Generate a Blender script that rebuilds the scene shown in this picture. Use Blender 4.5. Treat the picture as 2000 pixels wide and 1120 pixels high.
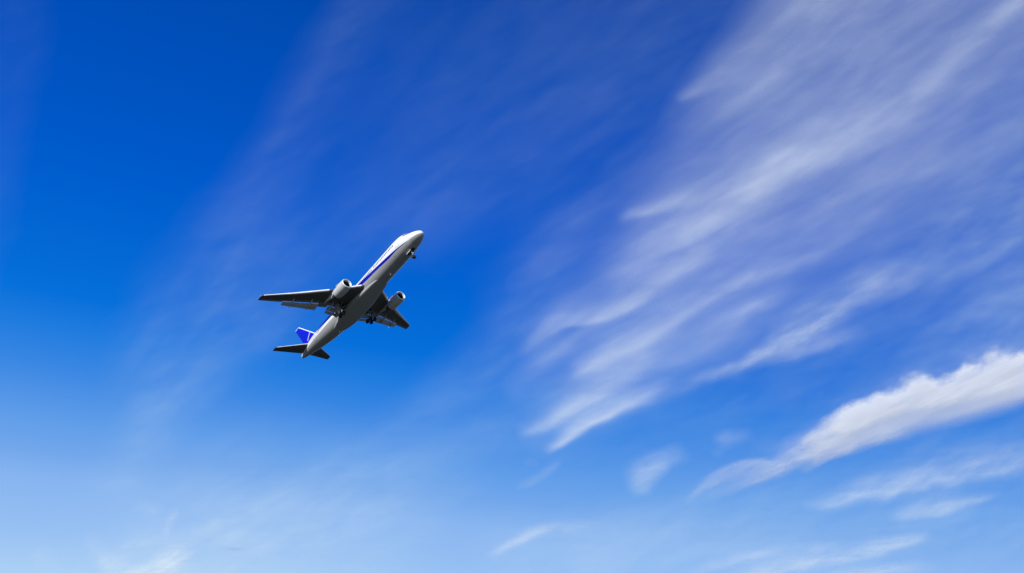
import bpy, bmesh, math, random
import numpy as np
from mathutils import Vector, Matrix

for o in list(bpy.data.objects):
    bpy.data.objects.remove(o, do_unlink=True)
sc = bpy.context.scene
COL = sc.collection

# ------------------------------------------------------------------ camera
EYE = 1.7
PITCH = math.radians(25.5)
FPX = 1800.0                                   # focal length for a picture 2000 wide
cam = bpy.data.cameras.new('camera')
cam_o = bpy.data.objects.new('camera', cam)
COL.objects.link(cam_o)
cam.sensor_width = 36.0
cam.lens = 36.0 * FPX / 2000.0
cam.clip_start = 0.5
cam.clip_end = 400000.0
cam_o.location = (0, 0, EYE)
cam_o.rotation_euler = (math.radians(90) + PITCH, 0, 0)
sc.camera = cam_o

# ------------------------------------------------------------------ sun and sky
SUN = Vector((-0.42, -0.74, 0.53)).normalized()          # towards the sun
sun = bpy.data.lights.new('sun', 'SUN')
sun.energy = 5.0
sun.angle = math.radians(0.5)
sun.color = (1.0, 0.96, 0.89)
sun_o = bpy.data.objects.new('sun', sun)
COL.objects.link(sun_o)
sun_o.rotation_euler = SUN.to_track_quat('Z', 'Y').to_euler()

def lin(c):
    return tuple((v/255/12.92) if v/255 <= 0.04045 else ((v/255+0.055)/1.055)**2.4 for v in c)

world = bpy.data.worlds.new('World')
sc.world = world
world.use_nodes = True
wn = world.node_tree
bg = wn.nodes['Background']
sky = wn.nodes.new('ShaderNodeTexSky')
sky.sky_type = 'NISHITA'
sky.sun_disc = False
sky.sun_elevation = math.asin(SUN.z)
sky.sun_rotation = math.atan2(-SUN.x, SUN.y)
sky.air_density = 1.0
sky.dust_density = 1.0
sky.ozone_density = 2.0
sep = wn.nodes.new('ShaderNodeSeparateColor')
wn.links.new(sky.outputs[0], sep.inputs[0])
mul = wn.nodes.new('ShaderNodeMath'); mul.operation = 'MULTIPLY'
mul.inputs[1].default_value = 0.1
wn.links.new(sep.outputs[1], mul.inputs[0])
ramp = wn.nodes.new('ShaderNodeValToRGB')      # film response: deep saturated blue aloft, pale towards the horizon
stops = [(98, (0, 68, 166)), (104, (0, 76, 178)), (109, (0, 79, 187)), (121, (0, 90, 203)), (130, (1, 100, 210)), (141, (6, 112, 218)), (147, (32, 124, 223)),
         (154, (58, 135, 227)), (165, (96, 157, 233)), (172, (113, 166, 235)), (179, (135, 180, 240)), (193, (151, 192, 243)), (205, (172, 208, 245)), (222, (186, 216, 246))]
el = ramp.color_ramp.elements
while len(el) < len(stops):
    el.new(0.5)
for e, (g, c) in zip(el, stops):
    e.position = lin((g,))[0]
for e, (g, c) in zip(el, stops):
    e.color = (*lin(c), 1)
wn.links.new(mul.outputs[0], ramp.inputs[0])
gain = wn.nodes.new('ShaderNodeVectorMath'); gain.operation = 'SCALE'
gain.inputs[3].default_value = 10.0
wn.links.new(ramp.outputs[0], gain.inputs[0])
wn.links.new(gain.outputs[0], bg.inputs[0])
bg.inputs[1].default_value = 0.1

sc.view_settings.view_transform = 'Standard'
sc.view_settings.look = 'None'
sc.view_settings.exposure = 0.0
sc.view_settings.gamma = 1.0
sc.render.engine = 'CYCLES'
sc.cycles.max_bounces = 6
sc.cycles.transparent_max_bounces = 24
sc.cycles.use_denoising = True
sc.render.filter_size = 1.3

# ------------------------------------------------------------------ helpers
def mesh_obj(name, verts, faces, mat, parent=None, smooth=True, mats=None, fmat=None):
    me = bpy.data.meshes.new(name)
    me.from_pydata([tuple(v) for v in verts], [], [tuple(f) for f in faces])
    for m in (mats or [mat]):
        me.materials.append(m)
    if fmat is not None:
        me.polygons.foreach_set('material_index', fmat)
    if smooth:
        me.polygons.foreach_set('use_smooth', [True]*len(me.polygons))
    bm = bmesh.new(); bm.from_mesh(me)
    bmesh.ops.recalc_face_normals(bm, faces=bm.faces)
    bm.to_mesh(me); bm.free()
    me.update()
    o = bpy.data.objects.new(name, me)
    COL.objects.link(o)
    if parent is not None:
        o.parent = parent
    return o

def tag(o, label=None, cat=None, group=None, kind=None):
    if label: o['label'] = label
    if cat: o['category'] = cat
    if group: o['group'] = group
    if kind: o['kind'] = kind
    return o

def sharp(o, deg=35):
    me = o.data
    bm = bmesh.new(); bm.from_mesh(me)
    for e in bm.edges:
        if len(e.link_faces) == 2 and e.calc_face_angle() > math.radians(deg):
            e.smooth = False
    bm.to_mesh(me); bm.free()
    return o

class MB:
    """collects simple shapes into one mesh"""
    def __init__(s): s.v, s.f = [], []
    def add(s, v, f):
        n = len(s.v); s.v += [tuple(p) for p in v]; s.f += [tuple(i+n for i in q) for q in f]; return s
    def rings(s, rings, cap0=True, cap1=True, closed=True):
        n = len(rings[0]); v = [p for r in rings for p in r]; f = []
        for i in range(len(rings)-1):
            for j in range(n if closed else n-1):
                k = (j+1) % n
                f.append((i*n+j, i*n+k, (i+1)*n+k, (i+1)*n+j))
        if cap0: f.append(tuple(range(n-1, -1, -1)))
        if cap1: f.append(tuple((len(rings)-1)*n+j for j in range(n)))
        return s.add(v, f)
    def tube(s, a, b, r0, r1=None, n=14):
        a, b = Vector(a), Vector(b); r1 = r0 if r1 is None else r1
        d = (b-a).normalized(); u = d.orthogonal().normalized(); w = d.cross(u)
        R = []
        for p, r in ((a, r0), (b, r1)):
            R.append([p+u*math.cos(t)*r+w*math.sin(t)*r for t in [2*math.pi*j/n for j in range(n)]])
        return s.rings(R)
    def lathe(s, origin, axis, prof, n=40, cap0=False, cap1=False, up=None):
        o = Vector(origin); d = Vector(axis).normalized()
        u = d.orthogonal().normalized(); w = d.cross(u)
        R = [[o+d*x+(u*math.cos(t)+w*math.sin(t))*r for t in [2*math.pi*j/n for j in range(n)]] for x, r in prof]
        return s.rings(R, cap0, cap1)
    def slab(s, pts, nrm, th, ch=0.0):
        """a plate: polygon pts pushed by +-th/2 along nrm"""
        nrm = Vector(nrm).normalized(); pts = [Vector(p) for p in pts]; n = len(pts)
        a = [p+nrm*th/2 for p in pts]; b = [p-nrm*th/2 for p in pts]
        f = [tuple(range(n)), tuple(range(2*n-1, n-1, -1))]
        f += [(i, (i+1) % n, n+(i+1) % n, n+i) for i in range(n)]
        return s.add(a+b, f)
    def build(s, name, mat, parent=None, smooth=True, deg=35):
        o = mesh_obj(name, s.v, s.f, mat, parent, smooth)
        if smooth: sharp(o, deg)
        return o

def paint(name, col, rough=0.4, metal=0.0, var=0.06, coat=0.0, scale=0.8, spec=0.5):
    m = bpy.data.materials.new(name); m.use_nodes = True
    nt = m.node_tree; b = nt.nodes['Principled BSDF']
    b.inputs['Roughness'].default_value = rough
    b.inputs['Metallic'].default_value = metal
    b.inputs['Specular IOR Level'].default_value = spec
    b.inputs['Coat Weight'].default_value = coat
    tc = nt.nodes.new('ShaderNodeTexCoord')
    mp = nt.nodes.new('ShaderNodeMapping'); mp.inputs['Scale'].default_value = (0.35, 1, 1)
    nz = nt.nodes.new('ShaderNodeTexNoise'); nz.inputs['Scale'].default_value = scale
    nz.inputs['Detail'].default_value = 5
    nt.links.new(tc.outputs['Object'], mp.inputs[0]); nt.links.new(mp.outputs[0], nz.inputs[0])
    mx = nt.nodes.new('ShaderNodeMix'); mx.data_type = 'RGBA'
    mx.inputs[6].default_value = (*[c*(1-var*1.6) for c in col], 1)
    mx.inputs[7].default_value = (*[min(1, c*(1+var)) for c in col], 1)
    nt.links.new(nz.outputs[0], mx.inputs[0])
    nt.links.new(mx.outputs[2], b.inputs['Base Color'])
    m['out'] = 1
    return m

# ------------------------------------------------------------------ noise
def _hash(ix, iy, seed):
    h = (ix.astype(np.int64)*374761393 + iy.astype(np.int64)*668265263 + seed*2147483647) & 0xffffffff
    h = ((h ^ (h >> 13))*1274126177) & 0xffffffff
    h = ((h ^ (h >> 16))*2246822519) & 0xffffffff
    return ((h ^ (h >> 15)) & 0xffff)/65535.0
def vnoise(x, y, seed=0):
    ix, iy = np.floor(x), np.floor(y); fx, fy = x-ix, y-iy
    fx = fx*fx*fx*(fx*(fx*6-15)+10); fy = fy*fy*fy*(fy*(fy*6-15)+10)
    a = _hash(ix, iy, seed); b = _hash(ix+1, iy, seed); c = _hash(ix, iy+1, seed); d = _hash(ix+1, iy+1, seed)
    return (a*(1-fx)+b*fx)*(1-fy)+(c*(1-fx)+d*fx)*fy
def fbm(x, y, oct=4, seed=0, gain=0.5):
    s = np.zeros_like(x); a = 1.0; t = 0.0
    ca, sa = math.cos(0.6), math.sin(0.6)
    for k in range(oct):
        s += a*vnoise(x, y, seed+17*k); t += a; a *= gain
        x, y = (ca*x-sa*y)*2.03+11.3, (sa*x+ca*y)*2.03+5.7
    return s/t                                  # 0..1, mean .5

# ------------------------------------------------------------------ ground (below the frame, lights the belly)
def mat_ground():
    m = bpy.data.materials.new('grass_field'); m.use_nodes = True
    nt = m.node_tree; b = nt.nodes['Principled BSDF']; b.inputs['Roughness'].default_value = 0.95
    tc = nt.nodes.new('ShaderNodeTexCoord')
    n1 = nt.nodes.new('ShaderNodeTexNoise'); n1.inputs['Scale'].default_value = 0.02; n1.inputs['Detail'].default_value = 8
    nt.links.new(tc.outputs['Object'], n1.inputs[0])
    r = nt.nodes.new('ShaderNodeValToRGB')
    r.color_ramp.elements[0].position = 0.3; r.color_ramp.elements[0].color = (0.018, 0.023, 0.012, 1)
    r.color_ramp.elements[1].position = 0.7; r.color_ramp.elements[1].color = (0.036, 0.036, 0.022, 1)
    nt.links.new(n1.outputs[0], r.inputs[0]); nt.links.new(r.outputs[0], b.inputs['Base Color'])
    return m
G = 180000.0
tag(mesh_obj('ground', [(-G, -G, 0), (G, -G, 0), (G, G, 0), (-G, G, 0)], [(0, 1, 2, 3)], mat_ground(), smooth=False), kind='structure')

# ------------------------------------------------------------------ clouds
# Ice cloud lies in thin level sheets some kilometres up.  Each sheet is laid out as a fine grid on its own level, with the
# optical thickness of the ice kept per vertex; sunlight falls on its top and shines through.
cp, sp = math.cos(PITCH), math.sin(PITCH)
def rays(u, v):
    x = (u-1000.0)/FPX; y = -(v-560.0)/FPX
    return x, cp-sp*y, sp+cp*y                 # world direction (not normalised)

STREAK_VP = (-230.0, 1418.0)                   # where the streaks run together on the horizon

def smooth01(t):
    t = np.clip(t, 0, 1); return t*t*(3-2*t)

def resample(pts, k=8):
    P = np.array(pts, float); out = []
    n = len(P)
    for i in range(n-1):
        p0 = P[max(i-1, 0)]; p1 = P[i]; p2 = P[i+1]; p3 = P[min(i+2, n-1)]
        for j in range(k):
            t = j/k
            q = 0.5*((2*p1)+(-p0+p2)*t+(2*p0-5*p1+4*p2-p3)*t*t+(-p0+3*p1-3*p2+p3)*t**3)
            lo, hi = np.minimum(p1, p2), np.maximum(p1, p2)
            q[2:] = np.clip(q[2:], lo[2:], hi[2:])
            out.append(q)
    out.append(P[-1])
    return np.array(out)

def stroke(U, V, pts, p=2.0):
    """soft band along a spine of (u, v, width above, width below, amount)"""
    S = resample(pts)
    best = np.full(U.shape, 1e9); num = np.zeros(U.shape); den = np.full(U.shape, 1e-30)
    for a, b in zip(S[:-1], S[1:]):
        dx, dy = b[0]-a[0], b[1]-a[1]; L2 = dx*dx+dy*dy+1e-9; L = math.sqrt(L2)
        t = np.clip(((U-a[0])*dx+(V-a[1])*dy)/L2, 0, 1)
        qx, qy = U-(a[0]+t*dx), V-(a[1]+t*dy)
        d = np.sqrt(qx*qx+qy*qy)
        side = (qx*dy-qy*dx)/L*(1 if dx >= 0 else -1)        # >0 above the spine
        wa = a[2]+(b[2]-a[2])*t; wb = a[3]+(b[3]-a[3])*t
        bl = smooth01(side/(0.5*(wa+wb))*0.5+0.5)
        w = wb+(wa-wb)*bl
        r = d/w
        best = np.minimum(best, r)
        wt = np.exp(-5*np.minimum(r, 8)**2)
        num += wt*(a[4]+(b[4]-a[4])*t); den += wt
    A = num/den
    return A*np.exp(-best**p)

def poly_fill(U, V, pts, soft, amt):
    P = resample([tuple(q)+(0,) for q in pts]+[tuple(pts[0])+(0,)], 4)[:, :2]
    d = np.full(U.shape, 1e9); ins = np.zeros(U.shape, bool)
    for a, b in zip(P[:-1], P[1:]):
        dx, dy = b-a; L2 = dx*dx+dy*dy+1e-9
        t = np.clip(((U-a[0])*dx+(V-a[1])*dy)/L2, 0, 1)
        d = np.minimum(d, np.hypot(U-a[0]-t*dx, V-a[1]-t*dy))
        c = ((a[1] > V) != (b[1] > V)) & (U < dx*(V-a[1])/(dy if abs(dy) > 1e-9 else 1e-9)+a[0])
        ins ^= c
    s = np.where(ins, d, -d)
    return amt*smooth01(s/soft*0.5+0.5)

def mat_cloud(name, col, trans):
    m = bpy.data.materials.new(name); m.use_nodes = True
    nt = m.node_tree; nt.nodes.remove(nt.nodes['Principled BSDF'])
    out = nt.nodes['Material Output']
    at = nt.nodes.new('ShaderNodeAttribute'); at.attribute_name = 'thickness'
    tl = nt.nodes.new('ShaderNodeBsdfTranslucent'); tl.inputs[0].default_value = (*col, 1)
    df = nt.nodes.new('ShaderNodeBsdfDiffuse'); df.inputs[0].default_value = (*col, 1)
    tr = nt.nodes.new('ShaderNodeBsdfTransparent')
    m1 = nt.nodes.new('ShaderNodeMixShader'); m1.inputs[0].default_value = trans
    m2 = nt.nodes.new('ShaderNodeMixShader')
    nt.links.new(df.outputs[0], m1.inputs[1]); nt.links.new(tl.outputs[0], m1.inputs[2])
    nt.links.new(at.outputs['Fac'], m2.inputs[0])
    nt.links.new(tr.outputs[0], m2.inputs[1]); nt.links.new(m1.outputs[0], m2.inputs[2])
    nt.links.new(m2.outputs[0], out.inputs['Surface'])
    return m

def grid_mesh(name, X, Y, Z, A, keep, mat):
    h, w = A.shape
    idx = np.arange(h*w).reshape(h, w)
    q = np.stack([idx[:-1, :-1], idx[1:, :-1], idx[1:, 1:], idx[:-1, 1:]], -1).reshape(-1, 4)
    k = (keep[:-1, :-1] | keep[1:, :-1] | keep[1:, 1:] | keep[:-1, 1:]).reshape(-1)
    q = q[k]
    used = np.unique(q); remap = np.full(h*w, -1); remap[used] = np.arange(len(used))
    co = np.stack([X.ravel()[used], Y.ravel()[used], Z.ravel()[used]], 1)
    return co, remap[q], A.ravel()[used]

def np_mesh(name, co, q, a, mat):
    me = bpy.data.meshes.new(name)
    me.vertices.add(len(co)); me.vertices.foreach_set('co', co.astype(np.float32).ravel())
    me.loops.add(q.size); me.loops.foreach_set('vertex_index', q.astype(np.int32).ravel())
    me.polygons.add(len(q))
    me.polygons.foreach_set('loop_start', np.arange(0, q.size, 4, dtype=np.int32))
    me.polygons.foreach_set('use_smooth', np.ones(len(q), bool))
    me.update(calc_edges=True)
    at = me.attributes.new('thickness', 'FLOAT', 'POINT'); at.data.foreach_set('value', a.astype(np.float32))
    me.materials.append(mat)
    o = bpy.data.objects.new(name, me); COL.objects.link(o)
    return o

M_ICE = mat_cloud('ice_cloud', (0.92, 0.95, 0.80), 0.86)
M_VEIL = mat_cloud('thin_ice_cloud', (0.85, 0.985, 0.78), 0.86)
M_CUM = mat_cloud('water_cloud', (0.85, 0.86, 0.885), 0.40)

def plane_coords(U, V):
    x, y, z = rays(U, V)
    return x/z, y/z                             # on a level one unit up

def fibres(U, V, across, along, seed, oct=4):
    """streaky noise along the lines that run together at the horizon"""
    dx, dy = U-STREAK_VP[0], V-STREAK_VP[1]
    r = np.hypot(dx, dy); ph = np.arctan2(dy, dx)
    bend = 0.022*(fbm(U/260, V/260, 3, seed+5)-0.5)
    return fbm(r/along, (ph+bend)*1300/across, oct, seed)

def blur(A, n):
    """two passes of a box, n cells either way"""
    if n < 1: return A
    for _ in range(2):
        for ax in (0, 1):
            P = np.pad(A, [(n+1, n) if k == ax else (0, 0) for k in (0, 1)], mode='edge').cumsum(ax)
            A = ((P[2*n+1:] - P[:-2*n-1]) if ax == 0 else (P[:, 2*n+1:] - P[:, :-2*n-1]))/(2*n+1)
    return A

def sheet(name, box, step, alt, strokes, fills=(), seed=1, warp=(9, 70), fib=0.5, fine=0.35, eps=0.012, mat=None, mesh_relief=60.0, bl=1, sc_=1.0, tuft=0.0):
    u0, v0, u1, v1 = box
    U, V = np.meshgrid(np.arange(u0, u1+step, step, dtype=float), np.arange(v0, v1+step, step, dtype=float))
    wa, wl = warp
    Uw = U+wa*2*(fbm(U/wl, V/wl, 4, seed)-0.5); Vw = V+wa*2*(fbm(U/wl+40, V/wl+9, 4, seed+3)-0.5)
    keep1 = np.ones(U.shape)
    for f in fills:
        keep1 *= 1-np.clip(blur(poly_fill(Uw, Vw, *f), max(1, int(f[1]/step/5))), 0, 1)
    for s in strokes:
        p = 2.0
        if isinstance(s, tuple): s, p = s
        keep1 *= 1-np.clip(stroke(Uw, Vw, s, p), 0, 1)
    A = blur(1-keep1, bl)
    PX, PY = plane_coords(U, V)
    f1 = fibres(U, V, 58*sc_, 620*sc_, seed+20)
    f2 = fibres(U, V, 17*sc_, 200*sc_, seed+40, 3)
    f3 = fibres(U, V, 8*sc_, 100*sc_, seed+60, 3)
    mod = 1+fib*2.2*(f1-0.5)+fine*2.0*(f2-0.5)+0.7*fine*(f3-0.5)
    if tuft:
        ca, sa = math.cos(math.radians(-28)), math.sin(math.radians(-28))
        pa, pc = U*ca+V*sa, -U*sa+V*ca
        t1 = fbm(pa/85, pc/26, 5, seed+80, 0.6)
        mod = mod*np.clip(1+tuft*2.6*(t1-0.5), 0.05, 2)
    A = np.clip(A*np.clip(mod, 0.05, 2.2), 0, 0.98)
    edge = np.minimum.reduce([(U-u0), (u1-U), (V-v0), (v1-V)])
    A *= smooth01(edge/45.0)                     # ice thins out before the sheet ends
    A = np.where(A < eps, 0, A-eps*np.exp(-A/eps))
    dx, dy, dz = rays(U, V)
    zz = alt+mesh_relief*2*(fbm(PX*4, PY*4, 3, seed+70)-0.5)
    k = (zz-EYE)/dz
    co, q, a = grid_mesh(name, dx*k, dy*k, dz*k+EYE, A, A > 0.0, mat)
    return np_mesh(name, co, q, a, mat or M_ICE)

# --- wide faint veil
VEIL = [
    # long ray from the top down towards lower left
    [(760, -120, 30, 60, .02), (690, 20, 40, 70, .036), (600, 190, 45, 70, .033), (540, 320, 50, 70, .045), (470, 460, 70, 80, .062), (390, 590, 90, 80, .05), (320, 690, 80, 60, .03)],
    # veil filling the upper middle
    [(1250, -60, 200, 200, .035), (1000, 170, 200, 190, .036), (850, 340, 150, 120, .034), (760, 450, 90, 60, .012), (690, 560, 60, 60, .0)],
    [(1480, 60, 120, 120, .04), (1230, 300, 120, 120, .035), (1090, 500, 70, 80, .05), (990, 640, 45, 70, .05), (880, 760, 40, 50, .035), (760, 830, 40, 40, .01)],
    [(1000, 330, 80, 60, .0), (860, 420, 80, 50, .022), (740, 450, 80, 50, .030), (640, 490, 80, 50, .034), (560, 560, 70, 50, .036), (490, 630, 60, 50, .03), (430, 690, 50, 50, .0)],
    # band below the aeroplane
    [(620, 600, 40, 40, .02), (520, 650, 45, 45, .055), (430, 710, 50, 45, .075), (350, 770, 45, 40, .08), (300, 830, 40, 35, .07), (262, 890, 35, 30, .06), (240, 960, 40, 40, .03)],
    [(430, 560, 60, 60, .03), (330, 650, 60, 60, .04), (290, 760, 45, 45, .05), (300, 880, 40, 40, .04)],
    # long lower streaks
    [(1080, 790, 40, 45, .10), (960, 850, 40, 45, .10), (840, 890, 40, 40, .10), (700, 930, 45, 45, .11), (560, 980, 50, 50, .12), (440, 1040, 60, 60, .12)],
    [(1050, 690, 45, 40, .06), (920, 770, 40, 40, .06), (800, 830, 35, 35, .045), (650, 890, 30, 30, .02)],
    [(900, 960, 30, 60, .04), (740, 1000, 40, 80, .08), (560, 1060, 50, 80, .08)],
    # left margin
    [(20, -160, 80, 80, .010), (30, 80, 70, 70, .011), (0, 260, 60, 60, .010), (-40, 480, 60, 60, .012), (-70, 640, 60, 60, .015)],
    # right side background
    [(2150, 380, 120, 90, .11), (1900, 480, 110, 70, .09), (1700, 560, 60, 60, .06), (1560, 640, 50, 50, .02)],
    [(2150, 540, 30, 24, .13), (2000, 578, 28, 22, .13), (1910, 602, 22, 20, .11), (1820, 634, 18, 18, .05), (1740, 670, 14, 14, .0)],
    [(2150, 600, 50, 40, .12), (1960, 660, 50, 40, .11), (1800, 720, 45, 40, .08), (1660, 790, 40, 40, .03)],
    [(2150, 880, 90, 60, .14), (1950, 870, 60, 60, .08), (1800, 930, 60, 60, .06), (1600, 980, 50, 60, .07), (1400, 1010, 50, 60, .09), (1200, 1030, 50, 60, .09), (1000, 1080, 60, 60, .08)],
    [(2150, 1010, 80, 120, .14), (1900, 1040, 80, 100, .13), (1650, 1060, 70, 90, .11), (1400, 1060, 50, 80, .10), (1150, 1110, 60, 60, .10)],
    [(1420, 930, 24, 24, .0), (1340, 985, 26, 26, .06), (1240, 1025, 26, 26, .06), (1130, 1040, 18, 18, .0)],
]
VEIL_FILL = [([(1180, 620), (1500, 430), (1800, 250), (2300, 60), (2300, 1020), (1700, 1010), (1200, 980), (1150, 800)], 260, .06),
             ([(1700, 330), (2000, 160), (2300, 60), (2300, 560), (2000, 520), (1800, 500)], 200, .04),
             ([(230, 1000), (330, 880), (650, 930), (760, 1150), (400, 1260), (150, 1200)], 150, .09)]
v = sheet('cirrus_veil', (-230, -210, 2230, 1262), 4.0, 7600.0, VEIL, VEIL_FILL, seed=11, warp=(26, 190), fib=0.42, fine=0.22, eps=0.003, bl=3, sc_=1.5, tuft=0.42, mat=M_VEIL)
tag(v, 'very thin pale veil of high ice cloud streaked across the whole blue sky', 'cloud', kind='stuff')

# --- the great band of cirrus on the right
MAIN_FILL = [
    ([(1560, -190), (1500, 10), (1435, 100), (1350, 200), (1325, 290), (1262, 375), (1225, 460), (1150, 570), (1060, 670), (1130, 700),
      (1090, 790), (1060, 850), (1110, 850), (1230, 780), (1330, 705), (1450, 655), (1520, 585), (1600, 522), (1700, 468), (1840, 396), (1960, 330), (2100, 250), (2230, 180), (2230, -190)], 70, .15),
    ([(1580, -190), (1540, 20), (1470, 110), (1400, 180), (1420, 250), (1320, 400), (1260, 480), (1330, 500), (1500, 480), (1650, 400), (1800, 270), (1990, 120), (2230, -40), (2230, -190)], 80, .085),
    ([(1240, 490), (1130, 590), (1040, 690), (1090, 730), (1105, 800), (1190, 795), (1330, 705), (1460, 650), (1530, 580), (1500, 500)], 60, .075),
]
MAIN = [
    [(2120, -100, 24, 26, .10), (1985, 6, 14, 16, .22), (1883, 98, 20, 22, .13), (1762, 205, 30, 30, .15), (1682, 258, 48, 40, .20), (1561, 318, 52, 38, .33), (1473, 378, 48, 34, .37), (1390, 432, 46, 40, .28), (1290, 480, 44, 44, .15), (1230, 540, 34, 34, .08)],
    ([(1330, 478, 26, 16, .0), (1372, 500, 22, 18, .14), (1304, 545, 24, 18, .24), (1250, 580, 24, 14, .30), (1190, 610, 26, 10, .32), (1112, 637, 26, 8, .34), (1060, 664, 16, 8, .22), (1015, 696, 10, 8, .0)], 2.0),
    ([(1720, 425, 24, 26, .10), (1607, 486, 24, 18, .17), (1500, 532, 20, 16, .20), (1428, 562, 15, 16, .26), (1357, 600, 17, 15, .28), (1307, 634, 22, 14, .32), (1250, 664, 28, 14, .36), (1195, 695, 30, 13, .31), (1142, 724, 22, 10, .25), (1112, 742, 12, 8, .0)], 2.0),
    ([(1330, 738, 14, 20, .0), (1290, 755, 16, 20, .14), (1237, 782, 22, 14, .30), (1185, 810, 26, 11, .40), (1115, 847, 20, 9, .42), (1082, 868, 12, 7, .34), (1058, 884, 9, 6, .0)], 2.0),
    ([(1260, 715, 16, 16, .0), (1205, 752, 14, 16, .18), (1150, 783, 14, 14, .30), (1090, 812, 13, 12, .36), (1045, 836, 11, 9, .22), (1008, 856, 9, 9, .0)], 2.0),
    ([(1420, 350, 30, 24, .0), (1370, 385, 28, 18, .12), (1293, 402, 18, 12, .18), (1240, 420, 12, 9, .16), (1205, 434, 8, 8, .0)], 2.0),
    [(1560, 130, 12, 12, .0), (1510, 152, 14, 12, .08), (1450, 190, 16, 14, .06), (1380, 245, 16, 14, .0)],
    [(1620, -60, 60, 60, .10), (1500, 60, 46, 46, .10), (1420, 140, 34, 26, .13), (1350, 184, 16, 12, .14), (1318, 198, 9, 9, .0)],
    [(1930, 250, 30, 26, .0), (1820, 310, 36, 26, .10), (1710, 365, 32, 24, .13), (1620, 415, 26, 22, .10), (1540, 470, 20, 20, .0)],
    [(1560, 570, 18, 16, .0), (1500, 592, 16, 15, .08), (1466, 602, 13, 12, .12), (1420, 650, 20, 18, .08), (1340, 690, 24, 20, .08), (1250, 720, 20, 20, .04)],
    [(1250, 690, 20, 30, .10), (1180, 740, 26, 30, .14), (1120, 780, 24, 24, .12), (1060, 820, 16, 16, .0)],
    [(1100, 690, 20, 24, .10), (1060, 720, 20, 24, .10), (1010, 760, 24, 24, .05)],
    [(1230, 320, 30, 30, .0), (1130, 450, 40, 32, .03), (1060, 520, 30, 24, .04), (960, 580, 26, 22, .0)],
]
v = sheet('cirrus_cloud', (930, -210, 2230, 960), 2.6, 6600.0, MAIN, MAIN_FILL, seed=3, warp=(11, 120), fib=0.26, fine=0.26, bl=0, tuft=0.17)
tag(v, 'broad feathery band of white cirrus fanning up to the upper right corner of the sky', 'cloud')

def small(label, box, alt, strokes, fills=(), seed=1, **k):
    def soften(P): return [(u, v, a*1.28, b*1.15, t*1.04) for u, v, a, b, t in P]
    strokes = [(soften(q[0]), q[1]) if isinstance(q, tuple) else soften(q) for q in strokes]
    o = sheet('cirrus_cloud', box, 2.2, alt, strokes, fills, seed=seed, bl=0, tuft=0.6, **k)
    return tag(o, label, 'cloud', 'small wisps of cirrus low in the sky')

small('forked wisp of cirrus just under the broad band, thick in the middle, thin tailed', (1250, 480, 1880, 800), 6300.0, [
    ([(1810, 522, 22, 20, .0), (1760, 541, 26, 22, .15), (1712, 558, 28, 22, .27), (1650, 592, 26, 19, .30), (1610, 624, 30, 19, .40), (1580, 645, 29, 16, .43), (1525, 675, 18, 11, .38), (1469, 704, 12, 9, .29), (1394, 734, 10, 9, .17), (1335, 755, 12, 11, .07), (1290, 772, 12, 12, .0)], 2.0),
    ([(1710, 645, 9, 8, .0), (1655, 660, 13, 8, .11), (1577, 685, 20, 9, .17), (1525, 700, 16, 9, .15), (1470, 709, 12, 9, .07)], 2.0),
    [(1640, 640, 26, 26, .05), (1590, 660, 24, 22, .10), (1540, 682, 18, 16, .10), (1490, 700, 12, 10, .05)],
    [(1565, 628, 14, 12, .0), (1530, 645, 16, 14, .10), (1498, 662, 12, 12, .0)],
], seed=5, warp=(8, 60), fib=0.3, fine=0.40)

small('hooked little wisp of cloud standing upright left of the bright cloud tail', (1190, 850, 1370, 990), 5900.0, [
    [(1352, 872, 14, 12, .0), (1328, 886, 18, 14, .14), (1298, 902, 18, 13, .18), (1278, 922, 15, 12, .20), (1262, 940, 17, 13, .18), (1252, 962, 13, 11, .09), (1250, 982, 10, 10, .0)],
    [(1268, 895, 16, 16, .05), (1245, 925, 16, 16, .10), (1242, 945, 15, 15, .12), (1252, 955, 14, 14, .08)],
], seed=6, warp=(8, 34), fib=0.2, fine=0.40)
small('faint round puff of thin cloud above the tail of the bright white cloud', (1360, 820, 1500, 910), 5850.0, [
    [(1475, 846, 12, 12, .0), (1440, 850, 14, 14, .14), (1415, 858, 14, 14, .15), (1395, 868, 10, 10, .0)],
    [(1408, 890, 7, 6, .06), (1400, 891, 7, 6, .10), (1388, 890, 6, 6, .0)],
], seed=7, warp=(6, 26), fib=0.2, fine=0.40)
small('long straight streak of cirrus below the bright white cloud, running out of frame', (1530, 830, 2230, 1030), 5800.0, [
    ([(2230, 838, 24, 20, .28), (2000, 900, 22, 13, .30), (1895, 925, 26, 13, .30), (1790, 945, 24, 15, .30), (1690, 967, 19, 13, .30), (1620, 985, 12, 9, .24), (1560, 999, 8, 7, .0)], 2.0),
    [(1950, 890, 34, 24, .05), (1750, 940, 34, 24, .07), (1640, 975, 20, 18, .03)],
], seed=8, warp=(8, 60), fib=0.3, fine=0.40)
small('short lens shaped streak of cirrus low at the right, sharp along its underside', (1690, 940, 2000, 1050), 5750.0, [
    ([(1960, 958, 8, 8, .0), (1920, 972, 9, 7, .16), (1870, 990, 16, 8, .22), (1820, 1003, 20, 8, .24), (1770, 1010, 15, 7, .2), (1730, 1013, 9, 7, .0)], 2.0),
    [(1880, 975, 12, 12, .0), (1820, 983, 10, 10, .08), (1760, 998, 9, 9, .0)],
], seed=9, warp=(6, 40), fib=0.3, fine=0.40)
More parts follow.
